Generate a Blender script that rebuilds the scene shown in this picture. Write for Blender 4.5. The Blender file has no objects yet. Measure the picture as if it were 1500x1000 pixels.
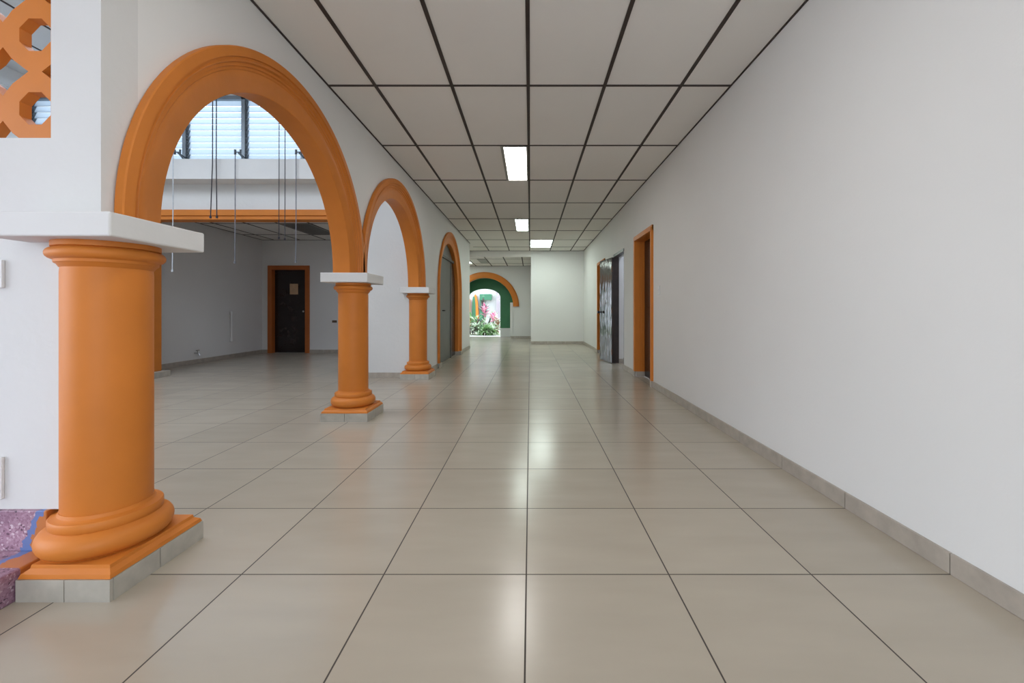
import bpy, bmesh, math, random
from mathutils import Vector, Matrix
random.seed(7)
S = bpy.context.scene
COL = S.collection
PI = math.pi

# ------------------------------------------------------------------ camera
cam_d = bpy.data.cameras.new('camera')
cam = bpy.data.objects.new('camera', cam_d)
COL.objects.link(cam)
cam.location = (0, 0, 1.0)
cam.rotation_euler = (PI/2, 0, 0)
cam_d.sensor_width = 36.0
cam_d.lens = 621.0/1500.0*36.0
cam_d.shift_x = -26.7/1500.0
cam_d.shift_y = -45.3/1500.0
cam_d.clip_start = 0.05
cam_d.clip_end = 200
S.camera = cam

# ------------------------------------------------------------------ world and exposure
W = bpy.data.worlds.new('world'); S.world = W
W.use_nodes = True
bg = W.node_tree.nodes['Background']
bg.inputs[0].default_value = (0.80, 0.90, 1.02, 1)
bg.inputs[1].default_value = 5.2
S.view_settings.view_transform = 'Standard'
S.view_settings.look = 'None'
S.view_settings.exposure = 0.0
S.view_settings.gamma = 1.0
S.view_settings.use_curve_mapping = False

def area_lamp(name, loc, rot, sx, sy, power, color=(1, 1, 1), portal=False):
    d = bpy.data.lights.new(name, 'AREA')
    d.shape = 'RECTANGLE'; d.size = sx; d.size_y = sy
    d.energy = power; d.color = color
    if portal: d.cycles.is_portal = True
    o = bpy.data.objects.new(name, d); COL.objects.link(o)
    o.location = loc; o.rotation_euler = rot
    return o
LAMP_DAY = 1.0
FIX = 17.0        # brightness of the lit ceiling fixtures
# sky portals at the openings that let the daylight in
area_lamp('daylight_hall_end', (0.0, -3.95, 1.4), (PI/2, 0, 0), 3.3, 2.8, 1, portal=True)
area_lamp('daylight_hall_side', (-4.65, 0.1, 1.45), (0, -PI/2, 0), 2.7, 2.9, 1, portal=True)

# ------------------------------------------------------------------ materials
def new_mat(name):
    m = bpy.data.materials.new(name); m.use_nodes = True
    nt = m.node_tree
    b = nt.nodes['Principled BSDF']
    return m, nt, b
def setin(b, **k):
    for n, v in k.items():
        n = n.replace('_', ' ')
        if n in b.inputs: b.inputs[n].default_value = v
def paint(name, col, rough=0.6, var=0.05, scale=3.0, bump=0.0, bscale=60.0, metallic=0.0, spec=0.5):
    m, nt, b = new_mat(name)
    setin(b, Roughness=rough, Metallic=metallic)
    b.inputs['Specular IOR Level'].default_value = spec
    tc = nt.nodes.new('ShaderNodeTexCoord')
    n = nt.nodes.new('ShaderNodeTexNoise'); n.inputs['Scale'].default_value = scale
    n.inputs['Detail'].default_value = 4
    nt.links.new(tc.outputs['Object'], n.inputs['Vector'])
    r = nt.nodes.new('ShaderNodeValToRGB')
    a = [max(0, c*(1-var)) for c in col]; z = [min(1, c*(1+var)) for c in col]
    r.color_ramp.elements[0].position = 0.3; r.color_ramp.elements[1].position = 0.7
    r.color_ramp.elements[0].color = (*a, 1); r.color_ramp.elements[1].color = (*z, 1)
    nt.links.new(n.outputs['Fac'], r.inputs['Fac'])
    nt.links.new(r.outputs['Color'], b.inputs['Base Color'])
    if bump > 0:
        n2 = nt.nodes.new('ShaderNodeTexNoise'); n2.inputs['Scale'].default_value = bscale
        n2.inputs['Detail'].default_value = 3
        nt.links.new(tc.outputs['Object'], n2.inputs['Vector'])
        bp = nt.nodes.new('ShaderNodeBump'); bp.inputs['Strength'].default_value = bump
        bp.inputs['Distance'].default_value = 0.01
        nt.links.new(n2.outputs['Fac'], bp.inputs['Height'])
        nt.links.new(bp.outputs['Normal'], b.inputs['Normal'])
    return m
def emit_mat(name, col, st):
    m, nt, b = new_mat(name)
    setin(b, Base_Color=(*col, 1))
    b.inputs['Emission Color'].default_value = (*col, 1)
    b.inputs['Emission Strength'].default_value = st
    return m

M_WALL = paint('white wall paint', (0.77, 0.758, 0.742), 0.75, 0.015, 1.2, 0.05, 90, spec=0.25)
M_PLASTER = paint('rough white plaster', (0.68, 0.672, 0.66), 0.8, 0.02, 2.0, 0.25, 25, spec=0.2)
M_CEIL = paint('ceiling board', (0.80, 0.77, 0.735), 0.9, 0.02, 0.9, spec=0.1)
M_GRID = paint('dark brown ceiling bar', (0.035, 0.022, 0.018), 0.6, 0.2, 6)
M_ORANGE = paint('orange paint', (0.60, 0.19, 0.028), 0.5, 0.05, 5, 0.12, 14, spec=0.3)
M_TRIM_O = paint('orange door paint', (0.62, 0.20, 0.025), 0.45, 0.05, 5, spec=0.35)
M_WHITE = paint('white painted concrete', (0.69, 0.68, 0.67), 0.7, 0.02, 4, 0.1, 30, spec=0.25)
M_TILE = paint('grey beige skirting tile', (0.43, 0.40, 0.345), 0.35, 0.12, 14)
M_SKIRT = paint('grey beige skirting', (0.41, 0.36, 0.305), 0.35, 0.12, 14)
M_GREEN = paint('green wall paint', (0.042, 0.20, 0.082), 0.45, 0.12, 2.5)
M_DARKWOOD = paint('dark brown varnished wood', (0.018, 0.009, 0.008), 0.25, 0.4, 8)
M_DARKFRAME = paint('dark brown frame wood', (0.03, 0.017, 0.013), 0.4, 0.3, 8)
M_ALU = paint('grey aluminium', (0.22, 0.25, 0.28), 0.4, 0.1, 8, metallic=0.6)
M_ALU_D = paint('dark louvre clips', (0.07, 0.085, 0.10), 0.5, 0.3, 30)
M_CHROME = paint('chrome', (0.5, 0.5, 0.5), 0.2, 0.1, 8, metallic=1.0)
M_BLACK = paint('black metal', (0.012, 0.012, 0.014), 0.35, 0.2, 8)
M_CORD = paint('dark cord', (0.03, 0.025, 0.035), 0.7, 0.2, 20)
M_CORDW = paint('pale cord', (0.55, 0.58, 0.62), 0.6, 0.1, 20)
M_PLASTIC = paint('white plastic', (0.74, 0.74, 0.73), 0.4, 0.02, 8)
M_BROWNPL = paint('brown plastic', (0.12, 0.08, 0.05), 0.4, 0.1, 8)
M_PAPER = paint('tan paper', (0.55, 0.36, 0.22), 0.8, 0.08, 12)
M_REFL = paint('grey light reflector', (0.25, 0.24, 0.21), 0.35, 0.08, 10)
M_UNLIT = paint('unlit light panel', (0.10, 0.095, 0.085), 0.5, 0.1, 4)
M_UNLIT2 = paint('unlit grey light panel', (0.26, 0.27, 0.26), 0.5, 0.1, 4)
M_DIFF = emit_mat('lit diffuser', (1.0, 0.985, 0.95), FIX)
M_DIFF2 = emit_mat('lit cool diffuser', (0.86, 1.0, 0.92), FIX*0.95)
M_DIFF3 = emit_mat('dim bluish added diffuser', (0.74, 0.84, 1.0), 7.5)  # glow of the lights added in the back room and small room
M_CONC = paint('grey concrete', (0.55, 0.54, 0.51), 0.85, 0.15, 3, 0.3, 40)
M_STEM = paint('brown stem', (0.10, 0.06, 0.03), 0.8, 0.2, 20)

def leaf_mat(name, a, b_):
    m, nt, b = new_mat(name)
    setin(b, Roughness=0.45)
    tc = nt.nodes.new('ShaderNodeTexCoord')
    n = nt.nodes.new('ShaderNodeTexNoise'); n.inputs['Scale'].default_value = 9
    nt.links.new(tc.outputs['Object'], n.inputs['Vector'])
    r = nt.nodes.new('ShaderNodeValToRGB')
    r.color_ramp.elements[0].position = 0.38; r.color_ramp.elements[1].position = 0.62
    r.color_ramp.elements[0].color = (*a, 1); r.color_ramp.elements[1].color = (*b_, 1)
    nt.links.new(n.outputs['Fac'], r.inputs['Fac'])
    nt.links.new(r.outputs['Color'], b.inputs['Base Color'])
    tr = nt.nodes.new('ShaderNodeBsdfTranslucent')
    nt.links.new(r.outputs['Color'], tr.inputs['Color'])
    mx = nt.nodes.new('ShaderNodeMixShader'); mx.inputs[0].default_value = 0.35
    nt.links.new(b.outputs[0], mx.inputs[1]); nt.links.new(tr.outputs[0], mx.inputs[2])
    nt.links.new(mx.outputs[0], nt.nodes['Material Output'].inputs['Surface'])
    return m
L_GREEN = leaf_mat('green leaves', (0.14, 0.30, 0.09), (0.42, 0.58, 0.30))
L_DARK = leaf_mat('dark purple green leaves', (0.035, 0.05, 0.035), (0.14, 0.09, 0.10))
L_PINK = leaf_mat('pink leaves', (0.60, 0.10, 0.24), (0.82, 0.48, 0.56))
L_PALE = leaf_mat('pale variegated leaves', (0.50, 0.62, 0.42), (0.84, 0.88, 0.76))
L_RUST = leaf_mat('rust brown leaves', (0.16, 0.05, 0.03), (0.30, 0.14, 0.06))

def floor_mat():
    m, nt, b = new_mat('polished beige floor tile')
    N = nt.nodes; L = nt.links
    tc = N.new('ShaderNodeTexCoord'); sp = N.new('ShaderNodeSeparateXYZ')
    L.new(tc.outputs['Object'], sp.inputs[0])
    def math_(op, a, bb=None, c=None):
        n = N.new('ShaderNodeMath'); n.operation = op
        for i, v in enumerate((a, bb, c)):
            if v is None: continue
            if hasattr(v, 'is_output'): L.new(v, n.inputs[i])
            else: n.inputs[i].default_value = v
        return n.outputs[0]
    def axis(o, off, size, half):
        u = math_('DIVIDE', math_('SUBTRACT', o, off), size)
        f = math_('FLOOR', u)
        fr = math_('SUBTRACT', u, f)
        d = math_('MINIMUM', fr, math_('SUBTRACT', 1.0, fr))
        d = math_('MULTIPLY', d, size)
        return f, math_('LESS_THAN', d, half), d
    fx, gx, dx = axis(sp.outputs['X'], -0.0148, 0.540, 0.0026)
    fy, gy, dy = axis(sp.outputs['Y'], 1.6075, 0.5365, 0.0026)
    g = math_('MAXIMUM', gx, gy)
    cmb = N.new('ShaderNodeCombineXYZ'); L.new(fx, cmb.inputs[0]); L.new(fy, cmb.inputs[1])
    wn = N.new('ShaderNodeTexWhiteNoise'); wn.noise_dimensions = '2D'; L.new(cmb.outputs[0], wn.inputs['Vector'])
    # cloudy streaks along the tile
    mp = N.new('ShaderNodeMapping'); mp.inputs['Scale'].default_value = (2.2, 9.0, 1)
    L.new(tc.outputs['Object'], mp.inputs['Vector'])
    off = N.new('ShaderNodeVectorMath'); off.operation = 'ADD'
    L.new(mp.outputs[0], off.inputs[0]); L.new(wn.outputs['Color'], off.inputs[1])
    ns = N.new('ShaderNodeTexNoise'); ns.inputs['Scale'].default_value = 1.0; ns.inputs['Detail'].default_value = 5
    L.new(off.outputs[0], ns.inputs['Vector'])
    mixv = math_('ADD', math_('MULTIPLY', ns.outputs['Fac'], 0.7), math_('MULTIPLY', wn.outputs['Value'], 0.3))
    r = N.new('ShaderNodeValToRGB')
    r.color_ramp.elements[0].position = 0.25; r.color_ramp.elements[1].position = 0.75
    r.color_ramp.elements[0].color = (0.400, 0.348, 0.280, 1)
    r.color_ramp.elements[1].color = (0.450, 0.393, 0.318, 1)
    L.new(mixv, r.inputs['Fac'])
    mc = N.new('ShaderNodeMix'); mc.data_type = 'RGBA'
    L.new(g, mc.inputs['Factor']); L.new(r.outputs['Color'], mc.inputs['A'])
    mc.inputs['B'].default_value = (0.045, 0.033, 0.026, 1)
    L.new(mc.outputs['Result'], b.inputs['Base Color'])
    rr = math_('ADD', math_('MULTIPLY', g, 0.5), math_('ADD', 0.18, math_('MULTIPLY', ns.outputs['Fac'], 0.08)))
    L.new(rr, b.inputs['Roughness'])
    b.inputs['Specular IOR Level'].default_value = 0.55
    hb = N.new('ShaderNodeBump'); hb.inputs['Strength'].default_value = 0.4; hb.inputs['Distance'].default_value = 0.002
    L.new(math_('SUBTRACT', 1.0, g), hb.inputs['Height'])
    L.new(hb.outputs['Normal'], b.inputs['Normal'])
    return m
M_FLOOR = floor_mat()

def granite_mat():
    m, nt, b = new_mat('purple granite')
    N = nt.nodes; L = nt.links
    tc = N.new('ShaderNodeTexCoord')
    v = N.new('ShaderNodeTexVoronoi'); v.inputs['Scale'].default_value = 140
    L.new(tc.outputs['Object'], v.inputs['Vector'])
    n = N.new('ShaderNodeTexNoise'); n.inputs['Scale'].default_value = 7; n.inputs['Detail'].default_value = 6
    L.new(tc.outputs['Object'], n.inputs['Vector'])
    sx = N.new('ShaderNodeSeparateColor'); L.new(v.outputs['Color'], sx.inputs[0])
    r = N.new('ShaderNodeValToRGB')
    e = r.color_ramp.elements
    e[0].position = 0.0; e[0].color = (0.08, 0.03, 0.06, 1)
    e[1].position = 1.0; e[1].color = (0.75, 0.62, 0.68, 1)
    x = e.new(0.10); x.color = (0.36, 0.19, 0.27, 1)
    x = e.new(0.9); x.color = (0.52, 0.33, 0.42, 1)
    L.new(sx.outputs[0], r.inputs['Fac'])
    r2 = N.new('ShaderNodeValToRGB')
    r2.color_ramp.elements[0].position = 0.35; r2.color_ramp.elements[1].position = 0.7
    r2.color_ramp.elements[0].color = (0.55, 0.5, 0.55, 1); r2.color_ramp.elements[1].color = (1, 1, 1, 1)
    L.new(n.outputs['Fac'], r2.inputs['Fac'])
    mx = N.new('ShaderNodeMix'); mx.data_type = 'RGBA'; mx.blend_type = 'MULTIPLY'; mx.inputs['Factor'].default_value = 1
    L.new(r.outputs['Color'], mx.inputs['A']); L.new(r2.outputs['Color'], mx.inputs['B'])
    sp = N.new('ShaderNodeSeparateXYZ'); L.new(tc.outputs['Object'], sp.inputs[0])
    n3 = N.new('ShaderNodeTexNoise'); n3.inputs['Scale'].default_value = 22; n3.inputs['Detail'].default_value = 4
    L.new(tc.outputs['Object'], n3.inputs['Vector'])
    ad = N.new('ShaderNodeMath'); ad.operation = 'MULTIPLY_ADD'; ad.inputs[1].default_value = 0.10
    L.new(n3.outputs['Fac'], ad.inputs[0]); L.new(sp.outputs['X'], ad.inputs[2])
    zx = N.new('ShaderNodeMath'); zx.operation = 'MULTIPLY_ADD'; zx.inputs[1].default_value = -0.35
    L.new(sp.outputs['Z'], zx.inputs[0]); L.new(ad.outputs[0], zx.inputs[2])
    cur = mx.outputs['Result']
    for lim, c in ((-1.875, (0.13, 0.19, 0.42, 1)), (-1.845, (0.50, 0.17, 0.04, 1))):
        g0 = N.new('ShaderNodeMath'); g0.operation = 'GREATER_THAN'; g0.inputs[1].default_value = lim
        L.new(zx.outputs[0], g0.inputs[0])
        gy = N.new('ShaderNodeMath'); gy.operation = 'GREATER_THAN'; gy.inputs[1].default_value = 1.47
        L.new(sp.outputs['Y'], gy.inputs[0])
        g = N.new('ShaderNodeMath'); g.operation = 'MULTIPLY'
        L.new(g0.outputs[0], g.inputs[0]); L.new(gy.outputs[0], g.inputs[1])
        mm = N.new('ShaderNodeMix'); mm.data_type = 'RGBA'; L.new(g.outputs[0], mm.inputs['Factor'])
        L.new(cur, mm.inputs['A']); mm.inputs['B'].default_value = c
        cur = mm.outputs['Result']
    L.new(cur, b.inputs['Base Color'])
    b.inputs['Roughness'].default_value = 0.4
    return m
M_GRANITE = granite_mat()

def louvre_mat():
    m, nt, b = new_mat('frosted louvre glass')
    N = nt.nodes; L = nt.links
    t1 = N.new('ShaderNodeBsdfTranslucent'); t1.inputs[0].default_value = (0.58, 0.64, 0.70, 1)
    t2 = N.new('ShaderNodeBsdfTransparent'); t2.inputs[0].default_value = (0.45, 0.485, 0.51, 1)
    mx = N.new('ShaderNodeMixShader'); mx.inputs[0].default_value = 0.45
    L.new(t1.outputs[0], mx.inputs[1]); L.new(t2.outputs[0], mx.inputs[2])
    gl = N.new('ShaderNodeBsdfGlossy'); gl.inputs['Roughness'].default_value = 0.1
    m2 = N.new('ShaderNodeMixShader'); m2.inputs[0].default_value = 0.06
    L.new(mx.outputs[0], m2.inputs[1]); L.new(gl.outputs[0], m2.inputs[2])
    L.new(m2.outputs[0], N['Material Output'].inputs['Surface'])
    return m
M_LOUVRE = louvre_mat()

def greydoor_mat():
    # varnished door face: glossy, with vertical ripples that break up the reflection
    m, nt, b = new_mat('glossy rippled dark door')
    N = nt.nodes; L = nt.links
    setin(b, Roughness=0.12)
    b.inputs['Base Color'].default_value = (0.035, 0.028, 0.024, 1)
    b.inputs['Specular IOR Level'].default_value = 0.6
    b.inputs['Coat Weight'].default_value = 0.25
    b.inputs['Coat Roughness'].default_value = 0.08
    tc = N.new('ShaderNodeTexCoord')
    mp = N.new('ShaderNodeMapping'); mp.inputs['Scale'].default_value = (14, 14, 2.5)
    L.new(tc.outputs['Object'], mp.inputs['Vector'])
    n = N.new('ShaderNodeTexNoise'); n.inputs['Scale'].default_value = 1.0; n.inputs['Detail'].default_value = 2
    L.new(mp.outputs[0], n.inputs['Vector'])
    bp = N.new('ShaderNodeBump'); bp.inputs['Strength'].default_value = 0.35; bp.inputs['Distance'].default_value = 0.02
    L.new(n.outputs['Fac'], bp.inputs['Height'])
    L.new(bp.outputs['Normal'], b.inputs['Normal']); L.new(bp.outputs['Normal'], b.inputs['Coat Normal'])
    return m
M_GLOSSDOOR = greydoor_mat()
M_GREYDOOR = paint('grey metal door', (0.095, 0.105, 0.10), 0.3, 0.12, 3, metallic=0.3)

# ------------------------------------------------------------------ mesh helpers
def box(bm, x0, x1, y0, y1, z0, z1, bev=0.0):
    ps = [(x, y, z) for x in (x0, x1) for y in (y0, y1) for z in (z0, z1)]
    v = [bm.verts.new(p) for p in ps]
    fs = [(0, 1, 3, 2), (4, 6, 7, 5), (0, 4, 5, 1), (2, 3, 7, 6), (0, 2, 6, 4), (1, 5, 7, 3)]
    faces = [bm.faces.new([v[i] for i in f]) for f in fs]
    if bev > 0:
        ed = list({e for f in faces for e in f.edges})
        bmesh.ops.bevel(bm, geom=ed, offset=bev, segments=2, profile=0.5, affect='EDGES')
    return v
def lathe(bm, prof, cx, cy, n=64):
    rings = []
    for r, z in prof:
        rings.append([bm.verts.new((cx+r*math.cos(2*PI*i/n), cy+r*math.sin(2*PI*i/n), z)) for i in range(n)])
    for a, b in zip(rings, rings[1:]):
        for i in range(n):
            bm.faces.new((a[i], a[(i+1) % n], b[(i+1) % n], b[i]))
    bm.faces.new(rings[0][::-1]); bm.faces.new(rings[-1])
def tube(bm, pts, r, n=8):
    pts = [Vector(p) for p in pts]; rings = []
    for i, p in enumerate(pts):
        d = (pts[min(i+1, len(pts)-1)] - pts[max(i-1, 0)]).normalized()
        u = d.cross(Vector((0.31, 0.77, 0.13))).normalized(); w = d.cross(u)
        rings.append([bm.verts.new(p + u*r*math.cos(2*PI*k/n) + w*r*math.sin(2*PI*k/n)) for k in range(n)])
    for a, b in zip(rings, rings[1:]):
        for k in range(n):
            bm.faces.new((a[k], a[(k+1) % n], b[(k+1) % n], b[k]))
    bm.faces.new(rings[0][::-1]); bm.faces.new(rings[-1])
def loft(bm, secs, closed=True, caps=True):
    rows = [[bm.verts.new(p) for p in s] for s in secs]
    n = len(rows[0])
    for a, b in zip(rows, rows[1:]):
        for k in range(n if closed else n-1):
            bm.faces.new((a[k], a[(k+1) % n], b[(k+1) % n], b[k]))
    if caps:
        bm.faces.new(rows[0][::-1]); bm.faces.new(rows[-1])
def slab_wall(bm, segs, top, a0, a1, axis='y'):
    # a wall of thickness a0..a1, running along one axis, with openings: segs = lists of (u, zlow)
    def P(u, a, z): return (a, u, z) if axis == 'y' else (u, a, z)
    for seg in segs:
        lo0 = [bm.verts.new(P(u, a0, z)) for u, z in seg]; hi0 = [bm.verts.new(P(u, a0, top)) for u, z in seg]
        lo1 = [bm.verts.new(P(u, a1, z)) for u, z in seg]; hi1 = [bm.verts.new(P(u, a1, top)) for u, z in seg]
        n = len(seg)
        for i in range(n-1):
            bm.faces.new((lo0[i], lo0[i+1], hi0[i+1], hi0[i]))
            bm.faces.new((lo1[i], hi1[i], hi1[i+1], lo1[i+1]))
            bm.faces.new((lo0[i], lo1[i], lo1[i+1], lo0[i+1]))
            bm.faces.new((hi0[i], hi0[i+1], hi1[i+1], hi1[i]))
        bm.faces.new((lo0[0], hi0[0], hi1[0], lo1[0]))
        bm.faces.new((lo0[-1], lo1[-1], hi1[-1], hi0[-1]))
def arc_seg(c, r, zs, n=48):
    return [(c - r*math.cos(PI*i/n), zs + r*math.sin(PI*i/n)) for i in range(n+1)]

def obj(name, bm, mat, parent=None, smooth=False, origin=None, recalc=True):
    if recalc: bmesh.ops.recalc_face_normals(bm, faces=bm.faces)
    me = bpy.data.meshes.new(name)
    if origin is not None:
        bmesh.ops.translate(bm, verts=bm.verts, vec=-Vector(origin))
    bm.to_mesh(me); bm.free()
    me.materials.append(mat)
    if smooth:
        for p in me.polygons: p.use_smooth = True
        me.set_sharp_from_angle(angle=math.radians(38))
    o = bpy.data.objects.new(name, me); COL.objects.link(o)
    if origin is not None: o.location = origin
    if parent is not None:
        o.parent = parent
        o.matrix_parent_inverse = Matrix.Translation(parent.location).inverted()
    return o
def tag(o, label, cat, group=None, kind=None):
    o['label'] = label; o['category'] = cat
    if group: o['group'] = group
    if kind: o['kind'] = kind
    return o
def thing(name, label, cat, loc, group=None, kind=None):
    o = bpy.data.objects.new(name, None); COL.objects.link(o)
    o.location = loc; o.empty_display_size = 0.1
    return tag(o, label, cat, group, kind)
def struct(name, bm, mat, label, cat, smooth=False):
    o = obj(name, bm, mat, smooth=smooth)
    return tag(o, label, cat, kind='structure')
def B(): return bmesh.new()

# ------------------------------------------------------------------ dimensions
H = 2.791            # hall ceiling height
XL, XR = -1.612, 1.603
XL2 = -1.765         # courtyard face of the arcade wall
YEND = 12.70
YB = 15.30           # back wall of the far lobby
YS = 1.592           # face of the wall with the lattice
YC = 6.30            # far wall of the courtyard room
COLS = [(-1.650, 1.661), (-1.672, 4.010), (-1.683, 6.360)]
ARCH_Z = 1.36
ARCHES = [2.835, 5.185, 8.55]
R_IN, R_OUT = 1.0, 1.2

# ------------------------------------------------------------------ floor
bm = B()
def floorquad(x0, x1, y0, y1, z=0.0):
    bm.faces.new([bm.verts.new(p) for p in ((x0, y0, z), (x1, y0, z), (x1, y1, z), (x0, y1, z))])
floorquad(-7.45, 3.2, YS, 16.62)
floorquad(-1.80, 3.2, -4.0, YS)
struct('floor', bm, M_FLOOR, 'polished beige square floor tiles with dark joints running through the hall', 'floor')

# ------------------------------------------------------------------ ceilings
bm = B()
box(bm, -1.70, 1.70, -4.0, YEND, H, H+0.12)
box(bm, -4.6, -1.70, -1.45, YS, H, H+0.12)  # unseen porch roof added to cut the daylight from the side
box(bm, -4.6, -1.70, 11.2, YEND, H, H+0.12)
struct('ceiling', bm, M_CEIL, 'beige board ceiling of the hall in a dark brown bar grid', 'ceiling')
GX = [-1.232, -0.624, -0.016, 0.592, 1.200]
GY = [3.373 + 1.2235*i for i in range(-6, 8)]
def grid(name, xs, ys, x0, x1, y0, y1, z, edges, label, w=0.013, wc=0.011, skip=()):
    bm = B()
    for x in xs: box(bm, x-w, x+w, y0, y1, z-0.006, z+0.004)
    for y in ys:
        if y0 < y < y1: box(bm, x0, x1, y-wc, y+wc, z-0.005, z+0.004)
    for e in edges: box(bm, *e, z-0.006, z+0.004)
    o = obj(name, bm, M_GRID)
    return tag(o, label, 'trim', kind='structure')
grid('trim_1', GX, GY, XL, XR, -4.0, YEND, H,
     [(XL, XL+0.013, -4.0, 11.29), (XR-0.013, XR, -4.0, YEND), (-4.4, XR, YEND-0.014, YEND)],
     'dark brown bar grid dividing the hall ceiling into boards')
# far lobby ceiling
ZL = 2.606
bm = B(); box(bm, -4.6, 0.02, YEND, YB+0.1, ZL, ZL+0.30)
struct('ceiling_lobby', bm, M_CEIL, 'lower board ceiling of the far lobby before the green archway', 'ceiling')
LGX = [-0.25, -0.813, -1.376, -1.94, -2.50, -3.06]
grid('trim_2', LGX, [13.17, 14.39], -4.5, 0.02, YEND+0.02, YB, ZL, [(-4.5, 0.02, YB-0.014, YB)],
     'dark bar grid on the lower ceiling of the far lobby', w=0.016, wc=0.006)
# courtyard room ceiling
ZA = 4.40
bm = B()
SK = (-6.6, -2.3, 1.9, 4.2)      # unseen roof opening added to bring daylight into the courtyard room
box(bm, -7.6, SK[0], YS, YC+0.2, ZA, ZA+0.12); box(bm, SK[1], XL2+0.05, YS, YC+0.2, ZA, ZA+0.12)
box(bm, SK[0], SK[1], YS, SK[2], ZA, ZA+0.12); box(bm, SK[0], SK[1], SK[3], YC+0.2, ZA, ZA+0.12)
struct('ceiling_atrium', bm, M_WHITE, 'high white ceiling of the courtyard room seen through the lattice', 'ceiling')
grid('trim_3', [-7.0, -6.4, -5.8, -5.2, -4.6, -4.0, -3.4, -2.8, -2.2], [4.6, 5.7], -7.3, XL2, SK[3], YC, ZA, [],
     'dark bar grid on the high ceiling behind the lattice')
# back room ceiling
ZR = 2.665
bm = B(); box(bm, -6.5, XL2+0.05, YC+0.15, 10.15, ZR, ZR+0.12)
struct('ceiling_back_room', bm, M_CEIL, 'grey board ceiling of the back room under the orange beam', 'ceiling')
grid('trim_4', [-6.03, -5.42, -4.81, -4.20, -3.59, -2.98, -2.37], [6.9, 8.1, 9.3], -6.32, XL2, YC+0.16, 10.0, ZR,
     [(-6.32, -6.305, YC+0.16, 10.0), (-6.32, XL2, 9.985, 10.0)],
     'dark bar grid on the ceiling of the back room')

# ------------------------------------------------------------------ walls
# arcade wall (hall side XL)
RW = 1.06
bm = B()
segs = [[(YS+0.15, 1.335), (ARCHES[0]-RW, 1.335)]]
for i, c in enumerate(ARCHES[:2]):
    segs.append([(c-RW, 1.335)] + arc_seg(c, RW, ARCH_Z) + [(c+RW, 1.335)])
    nxt = ARCHES[1]-RW if i == 0 else 6.32
    segs.append([(c+RW, 1.335), (nxt, 1.335)])
segs.append([(6.32, 0.0), (ARCHES[2]-RW, 0.0)])
segs.append([(ARCHES[2]-RW, ARCH_Z)] + arc_seg(ARCHES[2], RW, ARCH_Z)[1:-1] + [(ARCHES[2]+RW, ARCH_Z)])
segs.append([(ARCHES[2]+RW, 0.0), (11.29, 0.0)])
slab_wall(bm, segs, ZA+0.1, XL2, XL, 'y')
struct('wall_arcade', bm, M_WALL, 'white wall carried by the orange arches on round columns', 'wall')

# right wall with three door openings
D1 = (5.550, 6.43, 2.065); D2 = (7.25, 8.09, 2.035); D3 = (9.10, 9.965, 2.065)
XW = 1.775
bm = B()
segs = []; y = -4.0
for a, b_, z in (D1, D2, D3):
    segs.append([(y, 0), (a, 0)]); segs.append([(a, z), (b_, z)]); y = b_
segs.append([(y, 0), (YEND+0.1, 0)])
slab_wall(bm, segs, H+0.1, XR, XW, 'y')
struct('wall_right', bm, M_WALL, 'long white wall with the three doorways', 'wall')

# end wall block
bm = B(); box(bm, 0.02, 1.72, YEND, YB+0.1, 0, H+0.1)
struct('wall_end', bm, M_WALL, 'white wall block closing the hall beside the far lobby', 'wall')
# lobby: left end wall, back wall with arched opening
LC = -1.643
bm = B()
segs = [[(-4.6, 0), (LC-1.03, 0)]]
arc = [p for p in arc_seg(LC, 1.03, 1.148) if p[1] >= 1.29]
segs.append([(LC-0.93, 0), (LC-0.93, 0)])
UW = math.sqrt(1.03**2-(1.29-1.148)**2)
segs = [[(-4.6, 0), (-4.3, 0)], [(-4.3, 2.1), (-2.95, 2.1)], [(-2.95, 0), (LC-UW, 0)],  # includes an unseen gap added for lobby daylight and the door leaf reflection
        [(LC-UW, 1.29)] + [(u, z) for u, z in arc if abs(u-LC) < UW-0.005] + [(LC+UW, 1.29)], [(LC+UW, 0), (0.05, 0)]]
for sg in (-1, 1): box(bm, LC+sg*0.92, LC+sg*(UW+0.01), YB, YB+0.14, 0, 1.29)
slab_wall(bm, segs, H+0.1, YB, YB+0.14, 'x')
struct('wall_lobby_back', bm, M_WALL, 'white wall around the large orange arch at the far end', 'wall')
bm = B(); box(bm, -4.62, -4.5, 11.1, 16.4, 0, H+0.1)
box(bm, -4.6, XL2, 11.17, 11.29, 0, H+0.1)
struct('wall_lobby_left', bm, M_WALL, 'white walls closing the far lobby on its hidden side', 'wall')
# green passage wall with the garden opening
GC = -1.76
bm = B()
def gz(u): 
    t = max(-1, min(1, (u-GC)/0.612))
    return 1.50 + 0.335*math.sqrt(max(0, 1-t*t))
us = [GC-0.612*math.cos(PI*i/32) for i in range(33)]
segs = [[(-2.95, 0), (GC-0.612, 0)], [(u, gz(u)) for u in us], [(GC+0.612, 0.325), (0.05, 0.325)]]
slab_wall(bm, segs, H+0.1, 16.30, 16.46, 'x')
box(bm, 0.0, 0.1, YB+0.14, 16.46, 0, H+0.1)
box(bm, -2.95, 0.1, YB+0.14, 16.46, H, H+0.1); box(bm, -2.95, -2.85, YB+0.14, 16.3, 0, H+0.1)
struct('wall_garden', bm, M_GREEN, 'dark green wall with the arched opening to the garden', 'wall')
bm = B(); box(bm, GC+0.612, 0.0, 16.285, 16.46, 0, 0.325)
struct('wall_garden_base', bm, M_WALL, 'low white base under the green garden wall', 'wall')

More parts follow.
